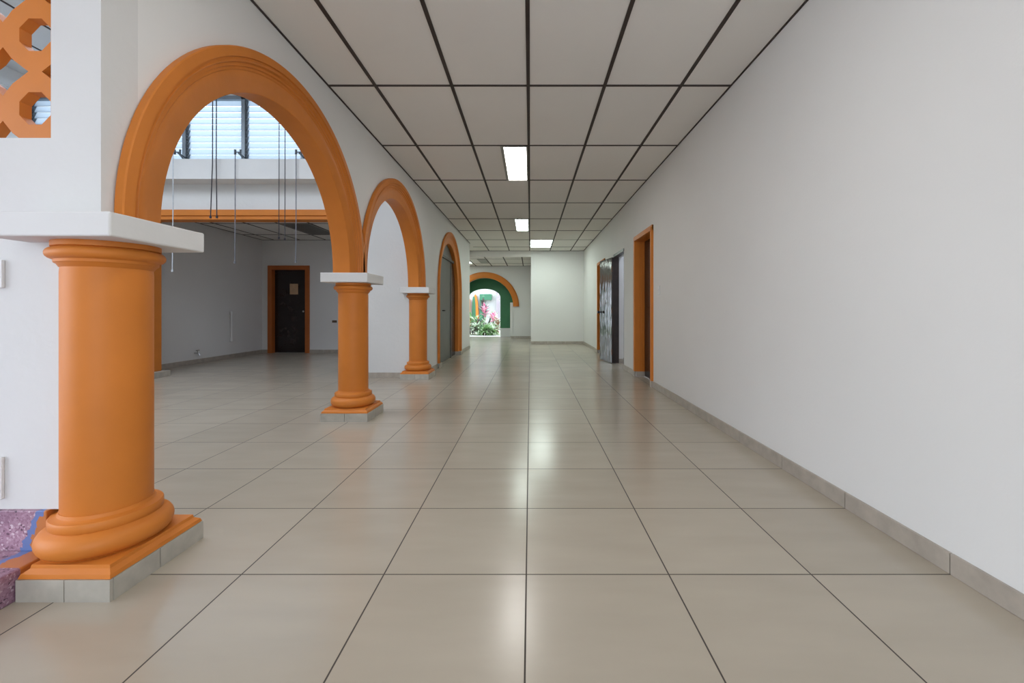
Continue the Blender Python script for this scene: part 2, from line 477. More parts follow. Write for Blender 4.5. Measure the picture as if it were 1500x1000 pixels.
# wall with the lattice opening (faces the camera)
LX, LZ = -1.800, 1.648
bm = B()
YS2 = YS+0.15
box(bm, LX, XL, YS, YS2, 1.335, ZA+0.1)
box(bm, -7.5, -1.655, YS, YS2, 0.255, 1.345)
box(bm, -7.5, LX, YS, YS2, 1.345, LZ)
box(bm, -7.5, LX, YS, YS2, 2.75, ZA+0.1)
box(bm, -7.5, -2.75, YS, YS2, LZ, 2.75)
struct('wall_front', bm, M_PLASTER, 'white plaster wall behind the big column with the lattice opening', 'wall')
bm = B(); box(bm, -4.6, -1.70, -1.45, -1.35, 0, H); box(bm, -1.80, -1.70, -4.0, -1.45, 0, H)  # unseen porch walls added to hold daylight off the plaster wall
struct('wall_added_porch', bm, M_WALL, 'unseen white porch walls added behind the granite steps to limit the daylight', 'wall')
# courtyard room: left wall with added high windows, far wall with wide opening
bm = B()
XA = -7.3
box(bm, XA-0.2, XA, YS, YC+0.2, 0, 3.17)
box(bm, XA-0.2, XA, YS, YC+0.2, 4.06, ZA+0.1)
box(bm, XA-0.2, XA, 5.7, YC+0.2, 3.17, 4.06)
struct('wall_atrium_left', bm, M_WALL, 'white side wall of the courtyard room', 'wall')
bm = B(); box(bm, XA, XA+0.06, YS2, YC, 4.12, 4.22); box(bm, XA, XA+0.03, YS2, YC, 4.08, 4.12)
struct('trim_5', bm, M_WALL, 'white cornice under the high ceiling behind the lattice', 'trim')
OX0, OX1 = -5.62, -2.65
ZB0, ZB1 = 2.345, 2.490
bm = B()
box(bm, XA, OX0-0.26, YC, YC+0.15, 0, 3.17)
box(bm, OX0-0.26, OX1, YC, YC+0.15, ZB1-0.02, 3.17)
box(bm, OX1, XL2+0.05, YC, YC+0.15, 0, 3.17)
box(bm, XA, XL2+0.05, YC, YC+0.15, 4.13, ZA+0.1)
struct('wall_atrium_back', bm, M_PLASTER, 'white wall above the orange beam in the courtyard room', 'wall')
bm = B(); box(bm, XA, XL2, 6.05, YC+0.02, 2.877, 3.165, 0.004)
struct('trim_6', bm, M_WHITE, 'projecting white ledge under the louvre windows', 'trim')
bm = B()
box(bm, OX0-0.26, OX1+0.02, YC-0.03, YC+0.17, ZB0, ZB0+0.055, 0.006)
box(bm, OX0-0.26, OX1+0.02, YC-0.05, YC+0.17, ZB0+0.055, ZB1, 0.008)
struct('trim_7', bm, M_ORANGE, 'orange beam across the top of the opening to the back room', 'beam')
bm = B()
box(bm, -6.5, -6.32, YC+0.15, 10.15, 0, ZR+0.1)
struct('wall_back_room_left', bm, M_WALL, 'white side wall of the back room', 'wall')
DB = (-6.10, -5.28, 1.985)
bm = B()
slab_wall(bm, [[(-6.4, 0), (DB[0], 0)], [(DB[0], DB[2]), (DB[1], DB[2])], [(DB[1], 0), (XL2, 0)]], ZR+0.1, 10.0, 10.15, 'x')
struct('wall_back_room_end', bm, M_WALL, 'white end wall of the back room around its orange framed door', 'wall')
bm = B(); box(bm, -6.5, XL2, 10.35, 10.45, 0, 2.8)  # added only to block light showing under the back room door
struct('wall_back_room_light_stop', bm, M_WALL, 'unseen wall added beyond the back room door to stop light under it', 'wall')
# room behind the open doorway
bm = B()
box(bm, 3.1, 3.2, 6.7, 9.0, 0, 2.8); box(bm, XW, 3.2, 6.6, 6.7, 0, 2.8); box(bm, XW, 3.2, 9.0, 9.1, 0, 2.8)
box(bm, XW, 3.2, 6.6, 9.1, 2.6, 2.7)
struct('wall_side_room', bm, M_WALL, 'white walls of the small room behind the open doorway', 'wall')

# ------------------------------------------------------------------ baseboards
def base_run(bm, p0, p1, joints, z1=0.08, t=0.012, side=1):
    # p0,p1 on the wall face (x,y); tiles stand proud towards +normal*side
    p0 = Vector(p0); p1 = Vector(p1); d = (p1-p0); Ln = d.length; d /= Ln
    n = Vector((-d.y, d.x))*side
    cuts = [0.0] + sorted(j for j in joints if 0.02 < j < Ln-0.02) + [Ln]
    for a, b_ in zip(cuts, cuts[1:]):
        q = [p0+d*(a+0.0022), p0+d*(b_-0.0022)]
        vs = []
        for z in (0.001, z1):
            vs.append([(q[0].x, q[0].y, z), (q[1].x, q[1].y, z), (q[1].x+n.x*t, q[1].y+n.y*t, z), (q[0].x+n.x*t, q[0].y+n.y*t, z)])
        loft(bm, vs)
ROWS = [1.6075+0.5365*i for i in range(-12, 30)]
def runY(bm, x, y0, y1, side): base_run(bm, (x, y0), (x, y1), [r-y0 for r in ROWS], side=side)
COLSX = [-0.0148+0.54*i for i in range(-14, 4)]
def runX(bm, y, x0, x1, side): base_run(bm, (x0, y), (x1, y), [c-x0 for c in COLSX], side=side)
bm = B()
runY(bm, XR, -4.0, 5.515, 1); runY(bm, XR, 6.495, D2[0], 1); runY(bm, XR, D2[1]+0.02, 9.04, 1); runY(bm, XR, 10.03, YEND, 1)
base_run(bm, (XR, D1[1]-0.025), (XW-0.045, D1[1]-0.025), [], side=-1)
base_run(bm, (XR+0.08, D2[1]), (XW, D2[1]), [], side=-1)
base_run(bm, (XR, D2[0]), (XW, D2[0]), [], side=1)
base_run(bm, (XR-0.01, 5.515), (XR-0.01, 5.58), [], t=0.02, side=1)
base_run(bm, (XR-0.01, 6.42), (XR-0.01, 6.495), [], t=0.02, side=1)
base_run(bm, (XR-0.01, 9.97), (XR-0.01, 10.03), [], t=0.02, side=1)
struct('baseboard_right', bm, M_SKIRT, 'grey beige tile skirting along the long white wall', 'baseboard')
bm = B()
runX(bm, YEND, 0.02, XR-0.012, -1)
struct('baseboard_end', bm, M_SKIRT, 'grey beige tile skirting on the end wall block', 'baseboard')
bm = B()
runX(bm, YB, LC+0.92, 0.02, -1)
struct('baseboard_lobby', bm, M_SKIRT, 'grey beige tile skirting in the far lobby', 'baseboard')
bm = B()
runY(bm, XL, 6.50, ARCHES[2]-1.21, -1); runY(bm, XL, ARCHES[2]+1.21, 11.29, -1)
base_run(bm, (XL+0.03, ARCHES[2]-1.2), (XL+0.03, ARCHES[2]-1.0), [], t=0.02, side=-1)
base_run(bm, (XL+0.03, ARCHES[2]+1.0), (XL+0.03, ARCHES[2]+1.2), [], t=0.02, side=-1)
base_run(bm, (XL+0.05, ARCHES[2]+1.0), (XL-0.10, ARCHES[2]+1.0), [], t=0.012, side=1)
runX(bm, 11.29, -4.5, XL, 1)
struct('baseboard_arcade', bm, M_SKIRT, 'grey beige tile skirting under the arcade wall past the third column', 'baseboard')
bm = B()
runX(bm, YC, OX1, -1.90, -1)
struct('baseboard_atrium', bm, M_SKIRT, 'grey beige tile skirting beside the third column', 'baseboard')
bm = B()
runY(bm, -6.32, YC+0.16, 10.0, -1); runX(bm, 10.0, -6.30, -6.185, -1); runX(bm, 10.0, -5.20, XL2, -1)
struct('baseboard_back_room', bm, M_SKIRT, 'grey beige tile skirting of the back room', 'baseboard')

# ------------------------------------------------------------------ columns
def column(cx, cy, label, plinth=None, cap_x=None, ztop=1.255):
    t = thing('column', label, 'column', (cx, cy, 0), 'orange round columns of the arcade')
    h = 0.208
    px0, px1, py0, py1 = plinth or (cx-h-0.004, cx+h+0.004, cy-h, cy+h)
    # tiled plinth: tiles on the two sides seen, the core inside
    bm = B()
    g = 0.0015
    mx = (px0+px1)/2+0.005; my = (py0+py1)/2-0.01
    for a, b_ in ((px0, mx), (mx, px1)):
        box(bm, a+g, b_-g, py0, py0+0.012, 0, 0.075); box(bm, a+g, b_-g, py1-0.012, py1, 0, 0.075)
    for a, b_ in ((py0+0.012, my), (my, py1-0.012)):
        box(bm, px1-0.012, px1, a+g, b_-g, 0, 0.075); box(bm, px0, px0+0.012, a+g, b_-g, 0, 0.075)
    obj('plinth_tile', bm, M_TILE, t)
    bm = B()
    i = 0.011
    loft(bm, [[(px0+a, py0+a, z), (px1-a, py0+a, z), (px1-a, py1-a, z), (px0+a, py1-a, z)]
              for a, z in ((i, 0.001), (i, 0.073), (0.004, 0.0765), (0.008, 0.090), (0.024, 0.102), (0.026, 0.114))])
    obj('plinth', bm, M_ORANGE, t)
    bm = B()
    pr = [(0.155, 0.110), (0.180, 0.116)]
    for k in range(9):
        a = -PI/2*0.75 + PI*0.80*k/8
        pr.append((0.156+0.041*math.cos(a), 0.157+0.043*math.sin(a)))
    pr += [(0.160, 0.203), (0.163, 0.207), (0.1635, 0.232), (0.160, 0.237), (0.146, 0.2395), (0.139, 0.244), (0.135, 0.256), (0.125, 0.258)]
    lathe(bm, pr, cx, cy, 72)
    obj('base_moulding', bm, M_ORANGE, t, smooth=True)
    bm = B()
    R = 0.1325
    lathe(bm, [(R-0.004, 0.235), (R, 0.255), (R, 0.7), (R, 1.14), (R-0.003, 1.18)], cx, cy, 72)
    obj('shaft', bm, M_ORANGE, t, smooth=True)
    bm = B()
    pr = [(0.128, 1.158), (0.134, 1.162), (0.140, 1.172), (0.148, 1.178), (0.149, 1.188)]
    for k in range(8):
        a = -PI*0.42 + PI*0.84*k/7
        pr.append((0.149+0.022*math.cos(a), 1.211+0.021*math.sin(a)))
    pr += [(0.150, 1.233), (0.156, 1.236), (0.156, 1.2555)]
    lathe(bm, pr, cx, cy, 72)
    obj('capital_ring', bm, M_ORANGE, t, smooth=True)
    bm = B()
    hh = 0.212
    box(bm, cx-hh-(cap_x or 0), cx+hh, cy-hh, cy+hh, ztop, 1.340, 0.006)
    obj('abacus', bm, M_WHITE, t)
    return t
column(*COLS[0], 'big orange round column standing beside the purple granite steps', plinth=(-1.766, -1.440, 1.453, 1.869), cap_x=0.02)
column(*COLS[1], 'orange round column standing free in the tiled floor between the two open arches')
column(*COLS[2], 'orange round column set against the white wall beyond the second open arch')

# ------------------------------------------------------------------ arch mouldings
def arch(c, label, zfoot, rin=R_IN, n=64):
    prof = [(1.200, -1.605), (1.200, -1.574), (1.195, -1.570), (1.152, -1.570), (1.149, -1.581), (1.137, -1.581), (1.133, -1.576), (1.128, -1.578),
            (1.122, -1.592), (1.108, -1.592), (1.104, -1.602), (1.092, -1.602), (1.086, -1.608), (1.050, -1.610), (1.046, -1.613), (0.981, -1.617), (0.975, -1.622),
            (0.975, -1.760), (0.983, -1.778), (1.06, -1.790), (1.15, -1.790), (1.15, -1.70), (1.10, -1.66)]
    secs = []
    secs.append([(x, c-r, zfoot) for r, x in prof])
    for i in range(n+1):
        a = PI*i/n
        secs.append([(x, c-r*math.cos(a), ARCH_Z+r*math.sin(a)) for r, x in prof])
    secs.append([(x, c+r, zfoot) for r, x in prof])
    bm = B(); loft(bm, secs)
    o = obj('arch_moulding', bm, M_ORANGE, smooth=True)
    return tag(o, label, 'arch', 'orange arch mouldings of the arcade')
arch(ARCHES[0], 'large orange moulded arch springing from the big column by the steps', 1.341)
arch(ARCHES[1], 'orange moulded arch between the free column and the column at the white wall', 1.341)
arch(ARCHES[2], 'orange arch moulding running down to the floor around the dark double door', 0.082)
# far lobby arch band
bm = B()
secs = []
n = 48; a0 = 0.0
for i in range(n+1):
    a = PI*i/n
    secs.append([(LC-r*math.cos(a), y, 1.148+r*math.sin(a)) for r, y in ((1.03, YB+0.15), (1.03, YB-0.04), (1.05, YB-0.055), (1.22, YB-0.055), (1.24, YB-0.04), (1.24, YB+0.02))])
loft(bm, secs)
tag(obj('arch_moulding', bm, M_ORANGE, smooth=True), 'wide orange arch band around the green passage at the far end', 'arch', 'orange arch mouldings of the arcade')

# ------------------------------------------------------------------ pilaster by the back-room opening
t = thing('pilaster', 'flat orange pilaster carrying the beam behind the big column', 'column', (OX0-0.13, YC+0.06, 0))
bm = B(); box(bm, OX0-0.26, OX0, YC-0.04, YC+0.165, 0.085, ZB0+0.002, 0.005); obj('shaft', bm, M_ORANGE, t)
bm = B(); box(bm, OX0-0.33, OX0+0.09, YC-0.10, YC+0.22, 0.0, 0.085, 0.003); obj('plinth', bm, M_TILE, t)

# ------------------------------------------------------------------ lattice screen
def lattice():
    bm = B()
    pw, ph = 0.2425, 0.277
    ccx, ccz = -1.862, 2.037
    y0, y1 = YS+0.002, YS+0.042
    oct_ = []
    for k in range(8):
        a = PI/8 + k*PI/4
        oct_.append((0.064*math.cos(a), 0.066*math.sin(a)))
    star = [(0.096, 0), (0.036, 0.046), (0, 0.092), (-0.036, 0.046), (-0.096, 0), (-0.036, -0.046), (0, -0.092), (0.036, -0.046)]
    for i in range(-4, 2):
        for j in range(-3, 4):
            cx = ccx+i*pw; cz = ccz+j*ph
            hw, hh = pw/2, ph/2
            # outer outline with quarter stars cut from the four corners (counter-clockwise)
            out = []
            for sx, sz, ks in ((1, -1, (2, 3, 4)), (1, 1, (4, 5, 6)), (-1, 1, (6, 7, 0)), (-1, -1, (0, 1, 2))):
                seq = [(sx*hw+star[k][0], sz*hh+star[k][1]) for k in ks]
                if (sx, sz) == (1, -1): seq = [seq[2], seq[1], seq[0]]
                elif (sx, sz) == (1, 1): seq = [seq[2], seq[1], seq[0]]
                elif (sx, sz) == (-1, 1): seq = [seq[2], seq[1], seq[0]]
                else: seq = [seq[2], seq[1], seq[0]]
                out += seq
            tb = B()
            vo = [tb.verts.new((cx+x, y0, cz+z)) for x, z in out]
            vi = [tb.verts.new((cx+x, y0, cz+z)) for x, z in oct_]
            es = [tb.edges.new((vo[k], vo[(k+1) % len(vo)])) for k in range(len(vo))]
            es += [tb.edges.new((vi[k], vi[(k+1) % 8])) for k in range(8)]
            bmesh.ops.triangle_fill(tb, use_beauty=True, edges=es)
            r = bmesh.ops.extrude_face_region(tb, geom=list(tb.faces))
            bmesh.ops.translate(tb, verts=[v for v in r['geom'] if isinstance(v, bmesh.types.BMVert)], vec=(0, y1-y0, 0))
            me = bpy.data.meshes.new('tmp'); tb.to_mesh(me); tb.free()
            bm.from_mesh(me); bpy.data.meshes.remove(me)
    bmesh.ops.remove_doubles(bm, verts=bm.verts, dist=1e-4)
    # trim to the opening
    for co, no in (((LX+0.001, 0, 0), (1, 0, 0)), ((-2.75, 0, 0), (-1, 0, 0)), ((0, 0, LZ-0.001), (0, 0, -1)), ((0, 0, 2.75), (0, 0, 1))):
        r = bmesh.ops.bisect_plane(bm, geom=list(bm.verts)+list(bm.edges)+list(bm.faces), plane_co=co, plane_no=no, clear_outer=True)
        cut = [e for e in r['geom_cut'] if isinstance(e, bmesh.types.BMEdge)]
        try: bmesh.ops.triangle_fill(bm, edges=cut, use_beauty=True)
        except Exception: pass
    o = obj('lattice_screen', bm, M_ORANGE)
    return tag(o, 'orange pierced lattice screen set high in the white plaster wall', 'lattice screen')
lattice()

# ------------------------------------------------------------------ granite steps
bm = B(); box(bm, -4.6, -1.768, -1.34, 1.577, 0, 0.108, 0.006)
tag(obj('step', bm, M_GRANITE), 'lower purple granite step reaching to the foot of the big column', 'step', 'purple granite steps')
bm = B(); box(bm, -4.6, -1.80, 1.577, YS2, 0.0, 0.255, 0.003)
tag(obj('step', bm, M_GRANITE), 'upper speckled purple granite step under the white plaster wall', 'step', 'purple granite steps')

# ------------------------------------------------------------------ plates on the plaster wall
def plate(name, label, cat, x0, x1, z0, z1, y, mat, parts=()):
    t = thing(name, label, cat, ((x0+x1)/2, y, z0))
    bm = B(); box(bm, x0, x1, y-0.012, y, z0, z1, 0.003); obj('cover_plate', bm, mat, t)
    bm = B(); box(bm, x0+(x1-x0)*0.3, x0+(x1-x0)*0.7, y-0.016, y-0.011, z0+(z1-z0)*0.3, z0+(z1-z0)*0.7, 0.001); obj('button', bm, mat, t)
    return t
plate('wall_switch', 'white switch plate on the plaster wall beside the big column', 'switch', -2.075, -1.970, 1.085, 1.190, YS, M_PLASTIC)
plate('wall_socket', 'white socket box low on the plaster wall above the granite steps', 'socket', -2.095, -1.972, 0.295, 0.452, YS, M_PLASTIC)
t = thing('wall_switch', 'slim white light switch on the long wall beside the first doorway', 'switch', (XR, 5.27, 1.20))
bm = B(); box(bm, XR-0.010, XR, 5.235, 5.305, 1.195, 1.31, 0.002); obj('cover_plate', bm, M_PLASTIC, t)
bm = B(); box(bm, XR-0.015, XR-0.009, 5.26, 5.28, 1.235, 1.27, 0.001); obj('button', bm, M_PLASTIC, t)
plate('wall_socket', 'small brown socket on the end wall of the back room', 'socket', -4.67, -4.56, 0.715, 0.77, 10.0, M_BROWNPL)

# ------------------------------------------------------------------ right-hand doors
def framed_door(n, D, label):
    a, b_, z = D
    t = thing('door_%d' % n, label, 'door', (XR, (a+b_)/2, 0), kind='structure')
    w = 0.06; wn = 0.034      # the casing is narrower on the near side
    # frame: face band in two steps plus the reveal
    bm = B()
    for (y0, y1, z0, z1) in ((a-wn, a+0.012, 0.08, z+w-0.005), (b_-0.02, b_+w, 0.08, z+w-0.005)):
        box(bm, XR-0.022, XR+0.01, y0, y1, z0, z1, 0.003)
    box(bm, XR-0.021, XR+0.01, a-wn, b_+w, z-0.02, z+w-0.005, 0.003)
    for (y0, y1) in ((a-wn*0.6, a+0.010), (b_-0.018, b_+w*0.6)):
        box(bm, XR-0.032, XR+0.01, y0, y1, 0.08, z+w*0.55, 0.004)
    box(bm, XR-0.0315, XR+0.01, a-wn*0.6, b_+w*0.6, z-0.018, z+w*0.55, 0.004)
    box(bm, XR, XW, a-0.001, a+0.012, 0.08, z-0.001); box(bm, XR, XW, b_-0.022, b_+0.001, 0.08, z-0.001)
    box(bm, XR, XW, a, b_, z-0.022, z+0.001)
    for q in (0.045, 0.075, 0.105): box(bm, XR+q, XR+q+0.012, b_-0.027, b_-0.02, 0.08, z-0.02, 0.002)
    obj('frame', bm, M_TRIM_O, t)
    bm = B()
    x0, x1 = XW-0.045, XW-0.005
    box(bm, x0, x1, a+0.022, b_-0.022, 0.01, z-0.022, 0.002)
    for zz0, zz1 in ((0.15, 0.95), (1.05, z-0.16)):
        box(bm, x0-0.008, x0+0.002, a+0.12, b_-0.12, zz0, zz1, 0.006)
    lf = obj('leaf', bm, M_DARKWOOD, t)
    bm = B()
    tube(bm, [(x0, a+0.09, 1.0), (x0-0.05, a+0.09, 1.0)], 0.012); 
    tube(bm, [(x0-0.045, a+0.09, 1.0), (x0-0.07, a+0.09, 1.0)], 0.026, 14)
    obj('knob', bm, M_CHROME, lf, smooth=True)
    return t
framed_door(1, D1, 'closed dark door in an orange frame, first doorway of the long white wall')
framed_door(3, D3, 'dark door in an orange frame behind the opened glossy door leaf')
# open doorway with the leaf folded back against the wall
t = thing('door_2', 'open glossy dark door leaf swung back into the hall between two orange doorways', 'door', (XR, 7.98, 0), kind='structure')
bm = B()
a, b_, z = D2
box(bm, XR-0.012, XR+0.085, b_-0.03, b_+0.02, 0.0, z+0.03, 0.002)
box(bm, XR-0.012, XR+0.085, a-0.015, b_+0.02, z-0.02, z+0.03, 0.002)
box(bm, XR+0.0, XR+0.085, a-0.001, a+0.02, 0.0, z, 0.002)
obj('frame', bm, M_DARKFRAME, t)
ang = math.radians(9.5)
hx, hy = XR-0.030, 7.99
def leafpt(u, v, z): # u along the leaf, v through it (towards the hall)
    return (hx - u*math.sin(ang) - v*math.cos(ang), hy + u*math.cos(ang) - v*math.sin(ang), z)
bm = B()
loft(bm, [[leafpt(0, 0.0, z), leafpt(0.68, 0.0, z), leafpt(0.68, 0.04, z), leafpt(0, 0.04, z)] for z in (0.012, 2.0)])
lf = obj('leaf', bm, M_GLOSSDOOR, t)
bm = B()
loft(bm, [[leafpt(-0.012, -0.002, z), leafpt(0.002, -0.002, z), leafpt(0.002, 0.042, z), leafpt(-0.012, 0.042, z)] for z in (0.012, 2.0)])
obj('hinge_stile', bm, M_DARKFRAME, t)
bm = B()
tube(bm, [leafpt(0.615, -0.05, 0.97), leafpt(0.615, 0.09, 0.97)], 0.011)
tube(bm, [leafpt(0.615, 0.075, 0.97), leafpt(0.615, 0.11, 0.97)], 0.028, 16)
tube(bm, [leafpt(0.615, 0.038, 0.97), leafpt(0.615, 0.046, 0.97)], 0.032, 16)
obj('knob', bm, M_BLACK, lf, smooth=True)
for zz in (0.22, 1.0, 1.78):
    bm = B(); tube(bm, [leafpt(-0.016, 0.045, zz-0.05), leafpt(-0.016, 0.045, zz+0.05)], 0.008, 10)
    obj('hinge', bm, paint('worn brass hinge', (0.20, 0.11, 0.06), 0.4, 0.2, 20, metallic=0.8) if zz < 0.3 else bpy.data.materials['worn brass hinge'], t, smooth=True)

# ------------------------------------------------------------------ double door in the third arch
t = thing('door_4', 'dark double door filling the orange arch that reaches the floor', 'door', (-1.72, ARCHES[2], 0), kind='structure')
c3 = ARCHES[2]
xa, xb = -1.73, -1.69
def arc_panel(bm, y0, y1, zlo, x0, x1, r=1.0, n=24):
    top = []
    for i in range(n+1):
        y = y0+(y1-y0)*i/n
        top.append((y, ARCH_Z+math.sqrt(max(0.0, r*r-(y-c3)**2))))
    vs = [(y0, zlo)] + [] + top + [(y1, zlo)]
    f0 = [bm.verts.new((x0, y, z)) for y, z in vs]; f1 = [bm.verts.new((x1, y, z)) for y, z in vs]
    bm.faces.new(f0); bm.faces.new(f1[::-1])
    for k in range(len(vs)):
        bm.faces.new((f0[k], f0[(k+1) % len(vs)], f1[(k+1) % len(vs)], f1[k]))
bm = B(); box(bm, xa, xb, c3-0.995, c3+0.42, 0.012, 2.02, 0.002)
lf = obj('leaf', bm, M_GREYDOOR, t); lf['label'] = 'grey metal leaf'
bm = B(); tube(bm, [(xb, c3-0.40, 1.0), (xb+0.05, c3-0.40, 1.0)], 0.010); tube(bm, [(xb+0.045, c3-0.42, 1.0), (xb+0.045, c3-0.30, 1.0)], 0.010)
obj('handle', bm, M_BLACK, lf, smooth=True)
bm = B(); box(bm, xa, xb, c3+0.49, c3+0.995, 0.012, 2.02, 0.002)
lf = obj('leaf', bm, M_DARKWOOD, t); lf['label'] = 'dark brown wooden leaf'
bm = B()
box(bm, xa-0.01, xb+0.010, c3+0.415, c3+0.495, 0.0, 2.06, 0.003)
box(bm, xa-0.01, xb+0.03, c3-0.78, c3+0.78, 2.02, 2.07, 0.003)
obj('frame', bm, M_DARKFRAME, t)
bm = B(); arc_panel(bm, c3-0.78, c3+0.78, 2.05, xa, xb-0.005, 0.998)
obj('fanlight', bm, M_GREYDOOR, t)

# ------------------------------------------------------------------ back-room door
t = thing('door_5', 'dark door with a tan notice in an orange frame at the back room end', 'door', ((DB[0]+DB[1])/2, 10.0, 0), kind='structure')
bm = B()
a, b_, z = DB
box(bm, a-0.08, a+0.02, 9.97, 10.01, 0, z+0.075, 0.003); box(bm, b_-0.02, b_+0.08, 9.97, 10.01, 0, z+0.075, 0.003)
box(bm, a-0.08, b_+0.08, 9.971, 10.01, z-0.02, z+0.074, 0.003)
box(bm, a-0.001, a+0.024, 10.0, 10.148, 0, z); box(bm, b_-0.024, b_+0.001, 10.0, 10.148, 0, z); box(bm, a, b_, 10.0, 10.148, z-0.022, z+0.001)
obj('frame', bm, paint('dark orange door paint', (0.45, 0.12, 0.02), 0.5, 0.06, 5), t)
bm = B(); box(bm, a+0.024, b_-0.024, 10.09, 10.13, 0.004, z-0.022, 0.002)
lf = obj('leaf', bm, M_DARKWOOD, t)
bm = B(); tube(bm, [(b_-0.09, 10.09, 0.98), (b_-0.09, 10.03, 0.98)], 0.022, 14); obj('knob', bm, M_CHROME, lf, smooth=True)
bm = B(); box(bm, -5.72, -5.525, 10.087, 10.0895, 1.385, 1.635)
tag(obj('paper_notice', bm, M_PAPER), 'tan paper notice stuck on the dark back room door', 'notice')

# ------------------------------------------------------------------ louvre windows
WZ0, WZ1 = 3.165, 4.13
def louvre_window(n, x0, x1, y, label):
    t = thing('window_%d' % n, label, 'window', ((x0+x1)/2, y, WZ0), kind='structure')
    bm = B()
    box(bm, x0, x0+0.030, y-0.03, y+0.05, WZ0, WZ1); box(bm, x1-0.022, x1, y-0.03, y+0.05, WZ0, WZ1)
    box(bm, x0, x1, y-0.03, y+0.05, WZ1-0.055, WZ1); box(bm, x0, x1, y-0.03, y+0.05, WZ0, WZ0+0.012)
    obj('frame', bm, M_ALU, t)
    bm = B()
    nb = 10; zz0 = WZ0+0.02; pitch = (WZ1-0.06-zz0)/nb
    for k in range(nb):
        z0 = zz0+k*pitch
        loft(bm, [[(x, y-0.012, z0), (x, y-0.006, z0), (x, y+0.026, z0+pitch+0.008), (x, y+0.020, z0+pitch+0.008)] for x in (x0+0.058, x1-0.024)])
    obj('louvre_blades', bm, M_LOUVRE, t)
    bm = B()
    box(bm, x0+0.032, x0+0.040, y-0.02, y+0.03, WZ0+0.01, WZ1-0.06)
    box(bm, x0+0.052, x0+0.057, y-0.02, y+0.03, WZ0+0.01, WZ1-0.06)
    for k in range(nb*2):
        z0 = zz0+k*pitch/2
        loft(bm, [[(x, y-0.026, z0), (x, y+0.02, z0), (x, y+0.02, z0+0.02), (x, y-0.026, z0+0.02)] for x in (x0+0.036, x0+0.054)])
    obj('blade_clips', bm, M_ALU_D, t)
    bm = B()
    kx = x0-0.005
    tube(bm, [(x0+0.025, y-0.03, WZ0+0.06), (x0+0.035, y-0.07, WZ0+0.06), (x0+0.035, 6.03, WZ0+0.075)], 0.011, 8)
    tube(bm, [(x0+0.075, 6.03, WZ0+0.085), (kx, 6.02, WZ0+0.085)], 0.008, 8)
    tube(bm, [(kx, 6.02, WZ0+0.05), (kx, 6.02, WZ0+0.12)], 0.015, 10)
    tube(bm, [(x0+0.060, 6.03, WZ0+0.045), (x0+0.066, 6.03, WZ0+0.125)], 0.013, 8)
    tube(bm, [(x0+0.063, 6.03, WZ0+0.05), (x0+0.085, 6.05, WZ0+0.01)], 0.010, 8)
    obj('crank_handle', bm, M_ALU_D, t, smooth=True)
    return t
WX = [-6.76, -5.905, -5.045, -4.185, -3.320, -2.455]
labs = ['louvre window hidden behind the lattice wall', 'louvre window high up beside the arch edge', 'bright louvre window above the ledge under the arch top',
        'bright louvre window above the dark cord pair', 'louvre window half hidden by the arch']
xs = [XA+0.0] + WX
YW = 6.20
k = 1
allw = list(zip(xs, xs[1:])) + [(WX[-1], XL2)]
wl = ['narrow louvre window in the corner of the courtyard room', 'louvre window next to the corner of the courtyard room',
      'louvre window behind the near side of the large arch', 'bright louvre window over the white ledge with dark cords hanging before it',
      'bright louvre window over the white ledge with the second crank', 'louvre window behind the far side of the large arch', 'narrow louvre window next to the arcade wall']
for (x0, x1), lb in zip(allw, wl):
    louvre_window(k, x0, x1, YW, lb); k += 1
# unseen side wall windows added for daylight (frame + blades along y)
for y0 in (1.80, 2.76, 3.72, 4.68):
    t = thing('window_%d' % k, 'unseen high louvre window added in the side wall to light the courtyard room', 'window', (XA-0.1, y0+0.5, 3.17), 'added side wall louvre windows', kind='structure'); k += 1
    bm = B()
    box(bm, XA-0.14, XA-0.06, y0, y0+0.03, 3.17, 4.06); box(bm, XA-0.14, XA-0.06, y0+0.93, y0+0.96, 3.17, 4.06)
    box(bm, XA-0.14, XA-0.06, y0, y0+0.96, 4.03, 4.06); box(bm, XA-0.14, XA-0.06, y0, y0+0.96, 3.17, 3.19)
    obj('frame', bm, M_ALU, t)
    bm = B()
    for q in range(9):
        z0 = 3.195+q*0.092
        loft(bm, [[(XA-0.085, y, z0), (XA-0.091, y, z0), (XA-0.12, y, z0+0.1), (XA-0.114, y, z0+0.1)] for y in (y0+0.03, y0+0.93)])
    obj('louvre_blades', bm, M_LOUVRE, t)
area_lamp('daylight_added_roof_opening', ((SK[0]+SK[1])/2, (SK[2]+SK[3])/2, ZA+0.13), (0, 0, 0), SK[1]-SK[0], SK[3]-SK[2], 1, portal=True)
area_lamp('daylight_windows_back', (-4.5, YW+0.10, 3.65), (-PI/2, 0, 0), 5.4, 0.94, 1, portal=True)
area_lamp('daylight_added_side_windows', (XA-0.16, 3.7, 3.61), (0, -PI/2, 0), 0.88, 3.9, 1, portal=True)

# ------------------------------------------------------------------ hanging cords
def px(xp, yp, d): return ((xp-776.7)/621*d, d, 1+(454.7-yp)/621*d)
def cord(pts, r, mat, label, name='hanging_cord', group='cords hanging in front of the louvre windows', weight=True):
    bm = B(); tube(bm, pts, r, 6)
    if weight:
        e = Vector(pts[-1]); tube(bm, [e+Vector((0, 0, 0.03)), e], r*2.2, 8)
    return tag(obj(name, bm, mat, smooth=True), label, 'cord', group)
dC = 5.98
def top(xp): 
    p = px(xp, 0, dC); return (p[0], p[1], ZA)
cord([top(311.5), px(311.5, 140, dC), px(311.3, 240, dC), px(308.3, 319.5, dC)], 0.0065, M_CORD, 'dark beaded cord of the hanging pair, slanting away at its lower end')
cord([top(317), px(317, 140, dC), px(316.8, 240, dC), px(317.7, 319.5, dC)], 0.0065, M_CORD, 'dark beaded cord of the hanging pair, the straighter one')
